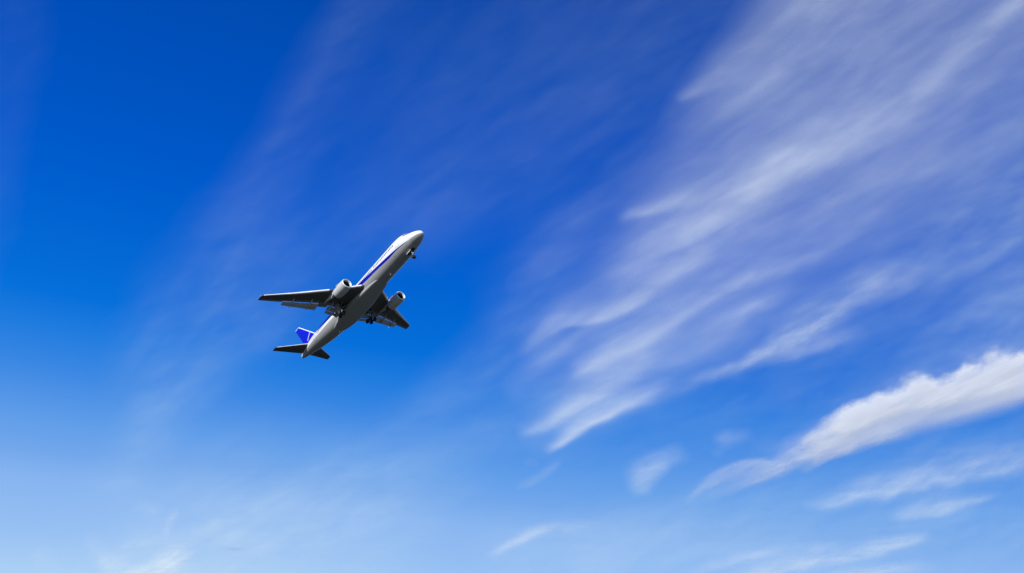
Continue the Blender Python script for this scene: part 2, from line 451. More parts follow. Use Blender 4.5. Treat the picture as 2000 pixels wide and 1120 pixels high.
small('lowest pair of long cirrus streaks, along the bottom edge right of centre', (1270, 1010, 1850, 1190), 5700.0, [
    ([(1820, 1040, 9, 8, .0), (1775, 1056, 13, 9, .24), (1685, 1080, 16, 9, .28), (1600, 1098, 14, 8, .28), (1520, 1114, 12, 9, .26), (1420, 1138, 12, 12, .2), (1330, 1165, 12, 12, .0)], 2.0),
    ([(1680, 1058, 9, 9, .0), (1600, 1076, 12, 10, .12), (1540, 1094, 12, 10, .14), (1480, 1115, 12, 10, .12)], 2.0),
    ([(1540, 1070, 7, 7, .0), (1500, 1082, 9, 8, .16), (1440, 1094, 9, 8, .18), (1370, 1110, 9, 8, .14), (1310, 1130, 9, 9, .0)], 2.0),
    [(1850, 1110, 8, 10, .0), (1755, 1115, 9, 14, .24), (1660, 1122, 9, 14, .26), (1560, 1140, 10, 14, .1)],
    [(1660, 1085, 16, 16, .06), (1560, 1108, 16, 16, .08), (1480, 1130, 16, 16, .06)],
], seed=10, warp=(7, 50), fib=0.3, fine=0.40)
small('single slim streak of cirrus at the bottom edge, nearest the middle', (930, 1000, 1220, 1110), 5650.0, [
    ([(1190, 1012, 8, 8, .0), (1130, 1024, 10, 9, .14), (1070, 1032, 10, 9, .24), (1024, 1052, 10, 8, .24), (985, 1073, 8, 7, .2), (950, 1092, 8, 8, .0)], 2.0),
], seed=12, warp=(6, 40), fib=0.3, fine=0.40)
small('tiny faint slash of cloud under the lower tip of the broad cirrus band', (980, 880, 1120, 980), 6100.0, [
    ([(1098, 902, 7, 6, .0), (1080, 915, 8, 7, .13), (1050, 935, 7, 6, .14), (1022, 948, 7, 6, .08), (1000, 956, 6, 6, .0)], 2.0),
    [(1060, 893, 10, 8, .0), (1035, 900, 10, 8, .06), (1015, 906, 8, 8, .0)],
], seed=13, warp=(6, 34), fib=0.25, fine=0.40)
small('loose tattered patch of pale cloud at the bottom left edge', (40, 960, 640, 1200), 5600.0, [
    [(390, 1085, 18, 20, .0), (352, 1098, 24, 26, .40), (330, 1110, 28, 34, .48), (300, 1130, 26, 34, .40), (260, 1150, 30, 30, .3)],
    [(160, 1055, 12, 12, .0), (190, 1080, 16, 16, .15), (215, 1098, 17, 18, .17), (245, 1118, 18, 20, .18), (290, 1140, 12, 12, .1)],
    [(400, 1060, 26, 26, .06), (340, 1070, 30, 26, .08), (270, 1060, 24, 24, .10), (230, 1080, 20, 20, .06)],
    [(500, 1090, 14, 14, .0), (440, 1105, 20, 18, .10), (380, 1130, 20, 20, .14)],
    [(560, 1068, 12, 12, .0), (500, 1070, 16, 16, .12), (450, 1062, 20, 18, .12), (410, 1058, 14, 14, .0)],
    [(440, 1010, 10, 10, .0), (418, 1028, 12, 12, .14), (395, 1044, 12, 12, .10), (370, 1060, 12, 12, .0)],
    [(80, 1060, 12, 12, .0), (82, 1080, 14, 14, .10), (90, 1100, 14, 14, .04)],
], seed=14, warp=(16, 55), fib=0.25, fine=0.40)
small('small upright flick of white cloud above the bottom left cloud patch', (230, 950, 400, 1070), 5550.0, [
    [(352, 1002, 7, 7, .0), (338, 1008, 9, 8, .14), (330, 1024, 8, 8, .22), (326, 1040, 6, 6, .12), (322, 1052, 6, 6, .0)],
    [(330, 1000, 9, 8, .0), (300, 1000, 11, 9, .10), (275, 990, 12, 10, .06), (255, 985, 8, 8, .0)],
], seed=15, warp=(7, 28), fib=0.2, fine=0.40)

# --- bright water cloud: a real body with a lumpy sunlit face, thin at its rims
def cumulus():
    step = 2.0
    TOP = [(1335, 972), (1400, 930), (1470, 903), (1530, 893), (1560, 862), (1590, 838), (1622, 815), (1680, 790), (1722, 766), (1762, 746), (1805, 739),
           (1855, 735), (1888, 708), (1920, 703), (1946, 690), (1975, 695), (2060, 676), (2230, 640)]
    LOW = [(1335, 973), (1385, 962), (1440, 950), (1500, 930), (1550, 912), (1600, 899), (1650, 880), (1720, 858), (1800, 838), (1900, 813), (2000, 784), (2230, 712)]
    def spl(P):
        S = resample(P, 10); return S[:, 0], S[:, 1]
    u = np.arange(1320, 2230, step); v = np.arange(600, 1010, step)
    U, V = np.meshgrid(u, v)
    # crenellated upper rim, smooth soft lower rim
    # flow-aligned coordinates so that detail trails along the cloud
    ang = math.radians(-24); ca, sa = math.cos(ang), math.sin(ang)
    al = U*ca+V*sa; ac = -U*sa+V*ca
    puff = fbm(al/46, ac/30, 5, 31)-0.5
    puff2 = fbm(al/24, ac/18, 3, 37)-0.5
    puff3 = fbm(al/9, ac/8, 2, 47)-0.5
    big = fbm(al/150, ac/75, 3, 51)-0.5
    billow = np.abs(fbm(al/60, ac/40, 3, 33)-0.5)*2
    Uw = U+14*puff2
    yt = np.interp(Uw, *spl(TOP)); yl = np.interp(U+10*puff, *spl(LOW))
    thick = np.maximum(yl-yt, 1.0)
    right = smooth01((U-1500)/260)
    dt = V-yt-(36*puff+15*puff2+4*puff3)*(0.6+0.4*right)*smooth01((U-1380)/200); dl = yl-V+5*(fbm(al/80, ac/20, 4, 39)-0.5)
    a = smooth01(dt/(8+10*right)*0.5+0.5)*smooth01(dl/(7+13*right)*0.5+0.5)
    s = np.clip((V-np.interp(U, *spl(TOP))-8*puff)/thick, 0, 1.2)
    prof_main = 0.97-0.27*smooth01((s-0.45)/0.60)
    # a thinner, bluer wedge along the underside of the near end
    wedge = smooth01((s-0.50)/0.2)*(1-smooth01((U-1800)/200))
    core = prof_main*(1-0.17*wedge)
    fl = fbm(al/120, ac/15, 4, 41)
    m = smooth01((U-1555+60*(fbm(al/50, ac/16, 4, 69)-0.5))/95)
    dens = core*(0.84+0.32*fl)*m
    A = np.clip(a*dens, 0, 0.985)
    # the tail: two feathered strands that part and fray
    Ut = U+9*(fbm(al/60, ac/22, 4, 61)-0.5)*2; Vt = V+8*(fbm(al/60, ac/22, 4, 63)-0.5)*2
    T1 = 1-(1-stroke(Ut, Vt, [(1335, 982, 7, 8, .0), (1352, 967, 7, 11, .20), (1400, 931, 8, 20, .32), (1445, 910, 7, 24, .36), (1488, 903, 7, 20, .33), (1520, 915, 9, 12, .12), (1545, 925, 8, 8, .0)]))*(
            1-stroke(Ut, Vt, [(1370, 970, 8, 8, .0), (1420, 955, 12, 8, .16), (1480, 934, 15, 10, .30), (1535, 907, 18, 12, .50), (1585, 878, 24, 17, .58), (1640, 850, 22, 18, .40), (1700, 815, 24, 24, .0)]))*(
            1-stroke(Ut, Vt, [(1500, 905, 9, 8, .0), (1545, 882, 11, 9, .22), (1590, 850, 12, 12, .36), (1640, 822, 12, 14, .25), (1680, 800, 12, 12, .0)]))*(
            1-stroke(Ut, Vt, [(1460, 880, 12, 12, .0), (1520, 872, 14, 12, .10), (1570, 850, 14, 14, .12), (1620, 815, 14, 14, .0)]))*(
            1-stroke(Ut, Vt, [(1560, 920, 9, 7, .0), (1600, 900, 15, 6, .30), (1650, 880, 22, 8, .42), (1720, 856, 26, 10, .45), (1790, 836, 26, 12, .0)]))
    T1 = T1*np.clip(0.35+1.3*fbm(al/48, ac/11, 4, 67, 0.6), 0, 1.6)
    A = 1-(1-A)*(1-np.clip(T1, 0, .9))
    # faint mist hugging the top rim
    A = np.maximum(A, 0.16*np.exp(-np.maximum(-dt, 0)/16.0)*m*(0.4+1.2*fbm(al/50, ac/40, 4, 45))*smooth01(dl/20)*(0.3+0.7*right))
    edge = np.minimum.reduce([(U-u[0]), (u[-1]-U), (V-v[0]), (v[-1]-V)])
    A *= smooth01(edge/30.0)
    A = np.where(A < 0.012, 0, A)
    # body: front and back faces either side of a slab leaning with the cloud, 1.8 km up at its middle
    dx, dy, dz = rays(U, V)
    dist = 8200.0+(U-1780)*1.4                # ground distance along the view
    kk = dist/dy
    body = np.clip(smooth01((V-yt)/(0.6*thick)+.1)*smooth01((yl-V)/(0.6*thick)+.1), 0, 1)*m
    half = 30+0.0*body
    lump = 14.0*body*(big*1.2+puff*0.5)
    one = 1-np.sqrt(1-A)                      # two faces make up the whole thickness
    C, Q, T, n = [], [], [], 0
    for sgn, fac in ((-1, 1), (1, 1)):
        k = kk*(1+(sgn*half-(lump if sgn < 0 else 0))/dist)
        co, q, t = grid_mesh('x', dx*k, dy*k, dz*k+EYE, one, A > 0, None)
        if sgn > 0: q = q[:, ::-1]
        C.append(co); Q.append(q+n); T.append(t); n += len(co)
    return np_mesh('cumulus_cloud', np.concatenate(C), np.concatenate(Q), np.concatenate(T), M_CUM)
tag(cumulus(), 'bright solid white cloud bank at the right edge with a ragged top and thin tail', 'cloud')

# ------------------------------------------------------------------ aeroplane materials
WHITE = (0.80, 0.80, 0.80)
M_white = paint('white_paint', WHITE, 0.32, var=0.03, coat=0.3)
M_grey = paint('light_grey_paint', (0.365, 0.37, 0.365), 0.4, var=0.06)
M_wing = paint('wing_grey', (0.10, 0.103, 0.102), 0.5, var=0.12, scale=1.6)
M_flap = paint('flap_grey', (0.50, 0.505, 0.50), 0.5, var=0.1, scale=1.6)
M_trail = paint('trailing_grey', (0.26, 0.263, 0.26), 0.5, var=0.1, scale=1.6)
M_nac = paint('nacelle_grey', (0.60, 0.60, 0.60), 0.38, var=0.07, scale=1.5)
M_slat = paint('bare_metal', (0.88, 0.87, 0.85), 0.4, metal=0.0, var=0.06)
M_lip = paint('polished_lip', (0.82, 0.82, 0.82), 0.4, metal=0.1, var=0.04)
M_blue = paint('tail_blue', (0.001, 0.010, 0.55), 0.5, var=0.04, spec=0.2)
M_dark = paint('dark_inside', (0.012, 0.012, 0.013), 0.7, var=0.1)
M_glass = paint('cockpit_glass', (0.012, 0.013, 0.016), 0.15, var=0.0)
M_win = paint('window_dark', (0.015, 0.015, 0.018), 0.25, var=0.0)
M_tyre = paint('tyre_rubber', (0.012, 0.012, 0.012), 0.8, var=0.1)
M_gear = paint('gear_paint', (0.22, 0.225, 0.22), 0.45, var=0.1)
M_chrome = paint('oleo_chrome', (0.8, 0.8, 0.8), 0.2, metal=0.9, var=0.0)
M_mark = paint('panel_line', (0.16, 0.165, 0.165), 0.6, var=0.1)
M_hot = paint('exhaust_metal', (0.10, 0.095, 0.09), 0.45, metal=0.6, var=0.15)

# the fuselage paint: white above, dark blue cheat line that widens aft, grey belly
UP = [(3.2, -1.30), (10.5, -.50), (16.6, .12), (23.0, .80), (30, 1.6), (36, 2.4), (42, 3.2), (54, 3.6)]
LO = [(3.2, -1.33), (7.0, -1.16), (10.3, -1.16), (15.1, -.80), (19.6, -.57), (30, .10), (36, .38), (41, .95), (46, 2.2), (54, 3.0)]
BE = [(0, -1.30), (3.2, -1.33), (7.0, -1.16), (10.3, -1.16), (15.1, -.80), (19.6, -.57), (26, -.45), (33, -.40), (40, -.22), (46, .30), (54, 1.0)]
def mat_fuselage():
    m = bpy.data.materials.new('fuselage_paint'); m.use_nodes = True
    nt = m.node_tree; b = nt.nodes['Principled BSDF']
    b.inputs['Roughness'].default_value = 0.34; b.inputs['Coat Weight'].default_value = 0.06; b.inputs['Specular IOR Level'].default_value = 0.35
    tc = nt.nodes.new('ShaderNodeTexCoord'); se = nt.nodes.new('ShaderNodeSeparateXYZ')
    nt.links.new(tc.outputs['Object'], se.inputs[0])
    mr = nt.nodes.new('ShaderNodeMapRange'); mr.inputs[1].default_value = -27; mr.inputs[2].default_value = 27
    nt.links.new(se.outputs[0], mr.inputs[0])
    def curve(P):
        c = nt.nodes.new('ShaderNodeFloatCurve'); cv = c.mapping.curves[0]
        c.mapping.use_clip = False
        pts = [(x/54, (z+4)/8) for x, z in P]
        if pts[0][0] > 0.001: pts = [(0, pts[0][1])]+pts
        while len(cv.points) < len(pts): cv.points.new(0.5, 0.5)
        for q, (x, y) in zip(cv.points, pts): q.location = (x, y); q.handle_type = 'VECTOR'
        c.mapping.update(); nt.links.new(mr.outputs[0], c.inputs[1])
        return c
    zz = nt.nodes.new('ShaderNodeMapRange'); zz.inputs[1].default_value = -4; zz.inputs[2].default_value = 4
    nt.links.new(se.outputs[2], zz.inputs[0])
    def less(a, bb):
        n = nt.nodes.new('ShaderNodeMath'); n.operation = 'LESS_THAN'
        nt.links.new(a, n.inputs[0]); nt.links.new(bb, n.inputs[1]); return n.outputs[0]
    below_up = less(zz.outputs[0], curve(UP).outputs[0])
    above_lo = less(curve(LO).outputs[0], zz.outputs[0])
    belly = less(zz.outputs[0], curve(BE).outputs[0])
    ban = nt.nodes.new('ShaderNodeMath'); ban.operation = 'MULTIPLY'
    nt.links.new(below_up, ban.inputs[0]); nt.links.new(above_lo, ban.inputs[1])
    # the line starts at a point behind the nose
    st = nt.nodes.new('ShaderNodeMath'); st.operation = 'GREATER_THAN'; st.inputs[1].default_value = -27+3.2
    nt.links.new(se.outputs[0], st.inputs[0])
    ba2 = nt.nodes.new('ShaderNodeMath'); ba2.operation = 'MULTIPLY'
    nt.links.new(ban.outputs[0], ba2.inputs[0]); nt.links.new(st.outputs[0], ba2.inputs[1])
    nz = nt.nodes.new('ShaderNodeTexNoise'); nz.inputs['Scale'].default_value = 0.9; nz.inputs['Detail'].default_value = 6
    mp = nt.nodes.new('ShaderNodeMapping'); mp.inputs['Scale'].default_value = (0.25, 1.2, 1.2)
    nt.links.new(tc.outputs['Object'], mp.inputs[0]); nt.links.new(mp.outputs[0], nz.inputs[0])
    gr = nt.nodes.new('ShaderNodeMix'); gr.data_type = 'RGBA'
    gr.inputs[6].default_value = (0.33, 0.335, 0.33, 1); gr.inputs[7].default_value = (0.40, 0.405, 0.40, 1)
    nt.links.new(nz.outputs[0], gr.inputs[0])
    m1 = nt.nodes.new('ShaderNodeMix'); m1.data_type = 'RGBA'
    m1.inputs[6].default_value = (*WHITE, 1)
    nt.links.new(belly, m1.inputs[0]); nt.links.new(gr.outputs[2], m1.inputs[7])
    m2 = nt.nodes.new('ShaderNodeMix'); m2.data_type = 'RGBA'
    m2.inputs[7].default_value = (0.0005, 0.0015, 0.34, 1)
    nt.links.new(ba2.outputs[0], m2.inputs[0]); nt.links.new(m1.outputs[2], m2.inputs[6])
    nt.links.new(m2.outputs[2], b.inputs['Base Color'])
    return m
M_fus = mat_fuselage()

# ------------------------------------------------------------------ aeroplane
# Aircraft axes: x aft from the nose (minus 27), y starboard, z up from the fuselage centre line.
RW = Matrix(((-0.61756177, -0.72510283, -0.30470208), (0.71499357, -0.67897963, 0.1666459), (-0.32772192, -0.11494589, 0.93775572)))
plane = bpy.data.objects.new('aeroplane', None)
COL.objects.link(plane)
plane.matrix_world = Matrix.Translation((-37.2023796, 201.44178408, 92.49691263+EYE)) @ RW.to_4x4()
tag(plane, 'white twin engine airliner with blue tail and stripe, climbing with its wheels down', 'aeroplane')
X0 = 27.0
def L(x, y, z): return (x-X0, y, z)

# fuselage ---------------------------------------------------------
FS = np.array([  # x, top, bottom, half width
    (0.00, -1.00, -1.02, .01), (.05, -.70, -1.32, .30), (.2, -.46, -1.54, .56), (.5, -.20, -1.79, .88), (1.0, .12, -2.01, 1.20), (1.7, .48, -2.20, 1.52), (2.4, .84, -2.34, 1.75),
    (3.1, 1.18, -2.42, 1.87), (3.8, 1.68, -2.51, 2.05), (4.6, 2.10, -2.58, 2.22), (5.6, 2.42, -2.64, 2.36), (7.0, 2.64, -2.69, 2.47), (8.6, 2.705, -2.705, 2.515),
    (14, 2.705, -2.705, 2.515), (20, 2.705, -2.705, 2.515), (28, 2.705, -2.705, 2.515), (34.5, 2.705, -2.705, 2.515), (37, 2.70, -2.62, 2.49), (39.5, 2.68, -2.36, 2.40), (42, 2.63, -1.94, 2.22),
    (44.5, 2.54, -1.42, 1.95), (47, 2.38, -.86, 1.58), (49, 2.18, -.40, 1.22), (50.6, 1.96, -.04, .90), (51.8, 1.74, .24, .62), (52.5, 1.55, .46, .43), (52.85, 1.38, .66, .28), (52.92, 1.2, .84, .12)])
def pchip(xs, ys, x):
    h = np.diff(xs); d = np.diff(ys)/h
    m = np.zeros_like(ys)
    m[1:-1] = np.where(d[:-1]*d[1:] > 0, 2*d[:-1]*d[1:]/(d[:-1]+d[1:]+1e-12), 0)
    m[0], m[-1] = d[0], d[-1]
    i = np.clip(np.searchsorted(xs, x)-1, 0, len(xs)-2); t = (x-xs[i])/h[i]
    return (1+2*t)*(1-t)**2*ys[i]+t*(1-t)**2*h[i]*m[i]+t*t*(3-2*t)*ys[i+1]+t*t*(t-1)*h[i]*m[i+1]
def fus(x):
    x = np.asarray(x, float)
    return [pchip(FS[:, 0], FS[:, c], x) for c in (1, 2, 3)]
def fus_pt(x, th, off=0.0):
    """point at station x, angle th from starboard over the top"""
    t, b, w = [float(q) for q in fus(x)]
    zc, h = (t+b)/2, (t-b)/2
    n = Vector((0, math.cos(th)/w, math.sin(th)/h)).normalized()
    return Vector(L(x, w*math.cos(th), zc+h*math.sin(th)))+n*off
def fus_z(x, z, side=1, off=0.0):
    t, b, w = [float(q) for q in fus(x)]
    th = math.asin(max(-1, min(1, (z-(t+b)/2)/((t-b)/2))))
    return fus_pt(x, th if side > 0 else math.pi-th, off)
xs = np.concatenate([np.array([0, .02, .05, .1, .2, .35]), np.linspace(.5, 8.6, 44), np.linspace(9.2, 34, 44), np.linspace(34.5, 51.8, 52), np.linspace(52.0, 52.92, 10)])
NR = 72
mb = MB()
mb.rings([[fus_pt(x, 2*math.pi*j/NR) for j in range(NR)] for x in xs])
fuselage = mb.build('fuselage', M_fus, plane, deg=80)
# patches lying on the skin
def patch(x0, x1, z0, z1, side, off=0.012, nx=3, nz=3, skew=0.0):
    mb = MB(); v = []
    for i in range(nx+1):
        for j in range(nz+1):
            z = z0+(z1-z0)*j/nz
            x = x0+(x1-x0)*i/nx+skew*(z-z0)
            v.append(fus_z(x, z, side, off))
    f = [(i*(nz+1)+j, (i+1)*(nz+1)+j, (i+1)*(nz+1)+j+1, i*(nz+1)+j+1) for i in range(nx) for j in range(nz)]
    base = [fus_z(0.5*(x0+x1), 0.5*(z0+z1), side, -0.02)]
    return v, f
def add_patch(name, mat, parent, *a, **k):
    mb = MB(); mb.add(*patch(*a, **k)); return mb.build(name, mat, parent, deg=80)
# cockpit windows (two side panes and one front pane each side)
for side in (1, -1):
    for (x0, x1, z0, z1, sk) in ((3.55, 4.35, .62, 1.12, .25), (2.82, 3.47, .50, 1.02, .35), (2.18, 2.72, .34, .62, .5)):
        add_patch('cockpit_window', M_glass, fuselage, x0, x1, z0, z1, side, skew=sk)
# passenger windows: starboard one by one
win0 = None
WX = [x for x in np.arange(7.9, 42.2, 0.56) if not (15.75 < x < 16.75 or 25.4 < x < 26.6)]
proto = MB()
def win_shape(x, side):
    mb = MB(); n = 10; c = []
    for k in range(n):
        a = 2*math.pi*k/n
        cx = math.copysign(abs(math.cos(a))**.6, math.cos(a)); cz = math.copysign(abs(math.sin(a))**.6, math.sin(a))
        c.append(fus_z(x+.165*cx, .62+.27*cz, side, .012))
    mb.add(c, [tuple(range(n))]); return mb
for x in WX:
    win_shape(x, 1).build('window', M_win, fuselage, smooth=False)
mb = MB()
for x in WX:
    w = win_shape(x, -1); mb.add(w.v, w.f)
tag(mb.build('port_window', M_win, fuselage, smooth=False), kind='stuff')
# doors: thin seams
def seam(x0, x1, z0, z1, side, w=.045):
    mb = MB()
    for a in ((x0-w, x0, z0, z1), (x1, x1+w, z0, z1), (x0-w, x1+w, z1, z1+w), (x0-w, x1+w, z0-w, z0)):
        v, f = patch(a[0], a[1], a[2], a[3], side, off=.010, nx=2, nz=6); mb.add(v, f)
    return mb
for side in (1, -1):
    for xd in (6.0, 15.8, 43.2):
        seam(xd, xd+1.07, -.62, 1.28, side).build('door', M_mark, fuselage)
# belly: cargo and bay panel seams, drain, antenna blades
def belly_patch(x0, x1, a0, a1, nx=4, na=4, off=.012):
    v = [fus_pt(x0+(x1-x0)*i/nx, math.radians(a0+(a1-a0)*j/na), off) for i in range(nx+1) for j in range(na+1)]
    return v, [(i*(na+1)+j, (i+1)*(na+1)+j, (i+1)*(na+1)+j+1, i*(na+1)+j+1) for i in range(nx) for j in range(na)]
for args in ((14.6, 17.0, -63, -61.4), (37.6, 39.2, -66, -64), (41.2, 41.4, 8, 14), (43.0, 45.4, 2, 3.6), (1.3, 1.5, -70, -58), (8.6, 8.75, -40, -36)):
    MB().add(*belly_patch(*args)).build('access_panel', M_mark, fuselage)
for (x, side_a) in ((13.2, -84), (36.2, -90)):
    p = fus_pt(x, math.radians(side_a)); nrm = Vector((0, math.cos(math.radians(side_a)), math.sin(math.radians(side_a))))
    MB().slab([p-nrm*.03+Vector((-.22, 0, 0)), p+nrm*.36+Vector((0.06, 0, 0)), p+nrm*.36+Vector((.26, 0, 0)), p-nrm*.03+Vector((.24, 0, 0))], nrm.cross(Vector((1, 0, 0))), .07).build('antenna', M_white, fuselage)
MB().lathe(L(52.9, 0, 1.02), (1, 0, .1), [(-.3, .18), (.10, .17), (.10, .13), (-.2, .12)], 20).build('exhaust_pipe', M_hot, fuselage)

# wing-body fairing
def fairing_ring(x, w, zt, zb):
    R = []
    for j in range(48):
        a = 2*math.pi*j/48
        c, s = math.cos(a), math.sin(a)
        e = 0.72
        R.append(Vector(L(x, w*math.copysign(abs(c)**e, c), (zt+zb)/2+(zt-zb)/2*math.copysign(abs(s)**e, s))))
    return R
FB = np.array([(15.6, 1.2, -1.7, -2.2), (17.5, 1.75, -1.6, -2.5), (19.2, 2.05, -1.4, -2.64), (20.8, 2.24, -1.25, -2.74), (22.5, 2.46, -1.1, -2.82), (24.5, 2.70, -1.0, -2.88), (27, 2.80, -.95, -2.90), (29.5, 2.78, -.95, -2.90), (31.5, 2.62, -1.1, -2.87),
               (33.5, 2.28, -1.35, -2.80), (35.2, 1.8, -1.6, -2.66), (37.2, 1.1, -1.8, -2.3)])
fx = np.linspace(15.6, 37.2, 44)
mb = MB(); mb.rings([fairing_ring(x, *[float(pchip(FB[:, 0], FB[:, c], x)) for c in (1, 2, 3)]) for x in fx])
belly = mb.build('belly_fairing', M_grey, plane, deg=80)

# wings ------------------------------------------------------------
def foil(n=15):
    """upper then lower points as (chord fraction, height/thickness)"""
    t = [0.5*(1-math.cos(math.pi*i/n)) for i in range(n+1)]
    th = lambda x: 5*(.2969*math.sqrt(x)-.126*x-.3516*x*x+.2843*x**3-.1015*x**4)+.008*x
    up = [(x, th(x)*1.05+.06*math.sin(math.pi*x)) for x in t]
    lo = [(x, -th(x)*.90+.06*math.sin(math.pi*x)) for x in t]
    return up[::-1]+lo[1:]
FOIL = foil()
def interp(P, y): return float(np.interp(y, [p[0] for p in P], [p[1] for p in P]))
LEP = [(0, 19.0), (3.0, 21.03), (8.0, 25.02), (15.33, 30.08), (20.9, 33.70), (21.4, 34.25)]
def wing_z(y): return -1.22+.122*y+.0010*y*y
def thick(y): return interp([(0, .145), (3, .135), (8, .115), (21.4, .10)], y)
TEP = [(1.0, 30.30), (6.35, 30.45), (6.37, 31.30), (8.55, 31.95), (8.57, 30.66), (16.35, 33.62), (16.37, 34.02), (21.0, 35.75), (21.4, 35.84)]
def section(y, s, x0=None, x1=None, grow=0.0, tilt=0.0, le=None, te=None, z=None, tk=None):
    le = interp(LEP, y) if le is None else le; te = interp(TEP, y) if te is None else te
    c = te-le; z = wing_z(y) if z is None else z; tk = thick(y) if tk is None else tk
    out = []
    for fx_, fz in FOIL:
        x = le+c*fx_; zz = z+fz*tk*c
        out.append(Vector(L(x, s*y, zz)))
    return out
wings = {}
for s in (1, -1):
    mb = MB()
    ys = [1.0, 2.0, 3.0, 4.5, 6.35, 6.37, 7.5, 8.55, 8.57, 10, 12, 14, 16.35, 16.37, 18, 19.5, 20.6, 21.0, 21.25, 21.4]
    mb.rings([section(y, s) for y in ys])
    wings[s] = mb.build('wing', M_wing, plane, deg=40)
    w = wings[s]
    # slats: the polished leading edge, set 2 cm proud, in separate spans
    def slat_ring(y, s):
        le, c = interp(LEP, y), 35.9-interp(LEP, y)
        k = min(1.15, max(.42, c/7.5+.18)); a_, b_ = .52*k, .25*k; rot = math.radians(-16)
        cx, cz = le+.20*k, wing_z(y)-.05*k
        R = []
        for j in range(22):
            q = 2*math.pi*j/22
            ex_, ez = a_*math.cos(q), b_*math.sin(q)*(1.0 if math.cos(q) < 0 else .75)
            R.append(Vector(L(cx+ex_*math.cos(rot)+ez*math.sin(rot), s*y, cz-ex_*math.sin(rot)+ez*math.cos(rot))))
        return R
    for y0, y1 in ((3.05, 6.6), (8.9, 12.6), (12.65, 16.6), (16.65, 20.9)):
        mb = MB(); mb.rings([slat_ring(y, s) for y in np.linspace(y0, y1, 7)])
        mb.build('slat', M_slat, w, deg=60)
    # flaps, drooped behind the fixed trailing edge
    def flap(name, pts, mat, drop0, ang, th0):
        rings = []
        for y, le, te in pts:
            R = []; c = te-le
            for fx_, fz in FOIL:
                x = c*fx_; z = fz*th0*c
                R.append(Vector(L(le+x*math.cos(ang)+z*math.sin(ang), s*y, wing_z(y)+drop0-x*math.sin(ang)+z*math.cos(ang))))
            rings.append(R)
        mb = MB(); mb.rings(rings); return mb.build(name, mat, w, deg=40)
    a = math.radians(13)
    flap('flap', [(8.62, 30.76, 32.80), (12.5, 32.22, 33.78), (16.3, 33.68, 34.78)], M_flap, -.16, a, .13)
    flap('flap', [(2.75, 30.40, 31.72), (6.25, 30.52, 31.80)], M_flap, -.20, a, .14)
    flap('aft_flap', [(2.75, 31.74, 32.50), (6.25, 31.84, 32.58)], M_flap, -.56, a*1.7, .12)
    # flap track fairings
    def canoe(y, x0, x1, r, drop, up):
        prof = [(0, .02), (.06, .42), (.2, .8), (.4, 1.0), (.6, .95), (.8, .62), (.94, .25), (1, .02)]
        rings = []
        for t, k in prof:
            x = x0+(x1-x0)*t; zc = wing_z(y)-drop*math.sin(math.pi*min(1, t*1.15)*.6)-up*t
            rings.append([Vector(L(x, s*y+r*.55*k*math.cos(q), zc+r*k*math.sin(q))) for q in [2*math.pi*j/16 for j in range(16)]])
        mb = MB(); mb.rings(rings); return mb.build('flap_track_fairing', M_flap, w, deg=60)
    canoe(14.45, 31.3, 34.9, .24, .34, .34)
    canoe(10.6, 29.6, 33.55, .27, .40, .40)
    canoe(5.78, 28.4, 32.2, .30, .50, .42)
    # ailerons and fixed trailing panels in a lighter grey, a skin proud of the wing
    def trailing(name, y0, y1, f0, f1):
        rings = []
        for y in np.linspace(y0, y1, 6):
            le, te = interp(LEP, y), interp(TEP, y); c = te-le; R = []
            fr = np.linspace(0, 1, 6)
            f0_ = f0+(f1-f0)*(y-y0)/(y1-y0)
            for sg, seq in ((1, fr[::-1]), (-1, fr)):
                for q in seq:
                    f = f0_+(1.0-f0_)*q
                    th_ = 5*(.2969*math.sqrt(f)-.126*f-.3516*f*f+.2843*f**3-.1015*f**4)
                    zz = wing_z(y)+((sg*th_*(1.05 if sg > 0 else .90)+.008*f*sg)+.06*math.sin(math.pi*f))*thick(y)*c+sg*.012
                    R.append(Vector(L(le+c*f+.012*(q == 1), s*y, zz)))
            rings.append(R)
        mb = MB(); mb.rings(rings); mb.build(name, M_trail, w, deg=40)
    trailing('aileron', 16.42, 20.7, .74, .70); trailing('aileron', 6.42, 8.5, .72, .72)
    trailing('trailing_panel', 8.62, 16.3, .80, .84); trailing('trailing_panel', 3.0, 6.3, .86, .82)
    # navigation light and tip
    MB().lathe(L(34.35, s*21.36, wing_z(21.4)+.01), (0, s, .1), [(-.05, .10), (.06, .09), (.12, .05), (.13, .01)], 12).build('wingtip_light', M_lip, w)
    # static wicks
    for y in (20.9, 20.2, 19.4, 18.5):
        x = interp(TEP, y)
        MB().tube(L(x-.05, s*y, wing_z(y)), L(x+.28, s*y, wing_z(y)-.01), .012, .006, 6).build('static_wick', M_dark, w)
    # panel seams under the wing: aileron and spar lines
    mb = MB()
    def under(x0, y0, x1, y1, wd=.05, n=10):
        v = []
        for i in range(n+1):
            t = i/n; x, y = x0+(x1-x0)*t, y0+(y1-y0)*t
            le, te = interp(LEP, y), interp(TEP, y); c = te-le
            f = min(1, max(0, (x-le)/c))
            th_ = 5*(.2969*math.sqrt(f)-.126*f-.3516*f*f+.2843*f**3-.1015*f**4)+.008*f
            z = wing_z(y)+(-th_*.90+.06*math.sin(math.pi*f))*thick(y)*c-.012
            v += [Vector(L(x-wd, s*y, z)), Vector(L(x+wd, s*y, z))]
        mb.add(v, [(2*i, 2*i+1, 2*i+3, 2*i+2) for i in range(n)])
    under(33.2, 16.6, 35.2, 20.6); under(24.6, 6.9, 33.9, 20.2, .03); under(29.3, 6.4, 34.9, 20.4, .03)
    mb.build('panel_seam', M_dark, w)

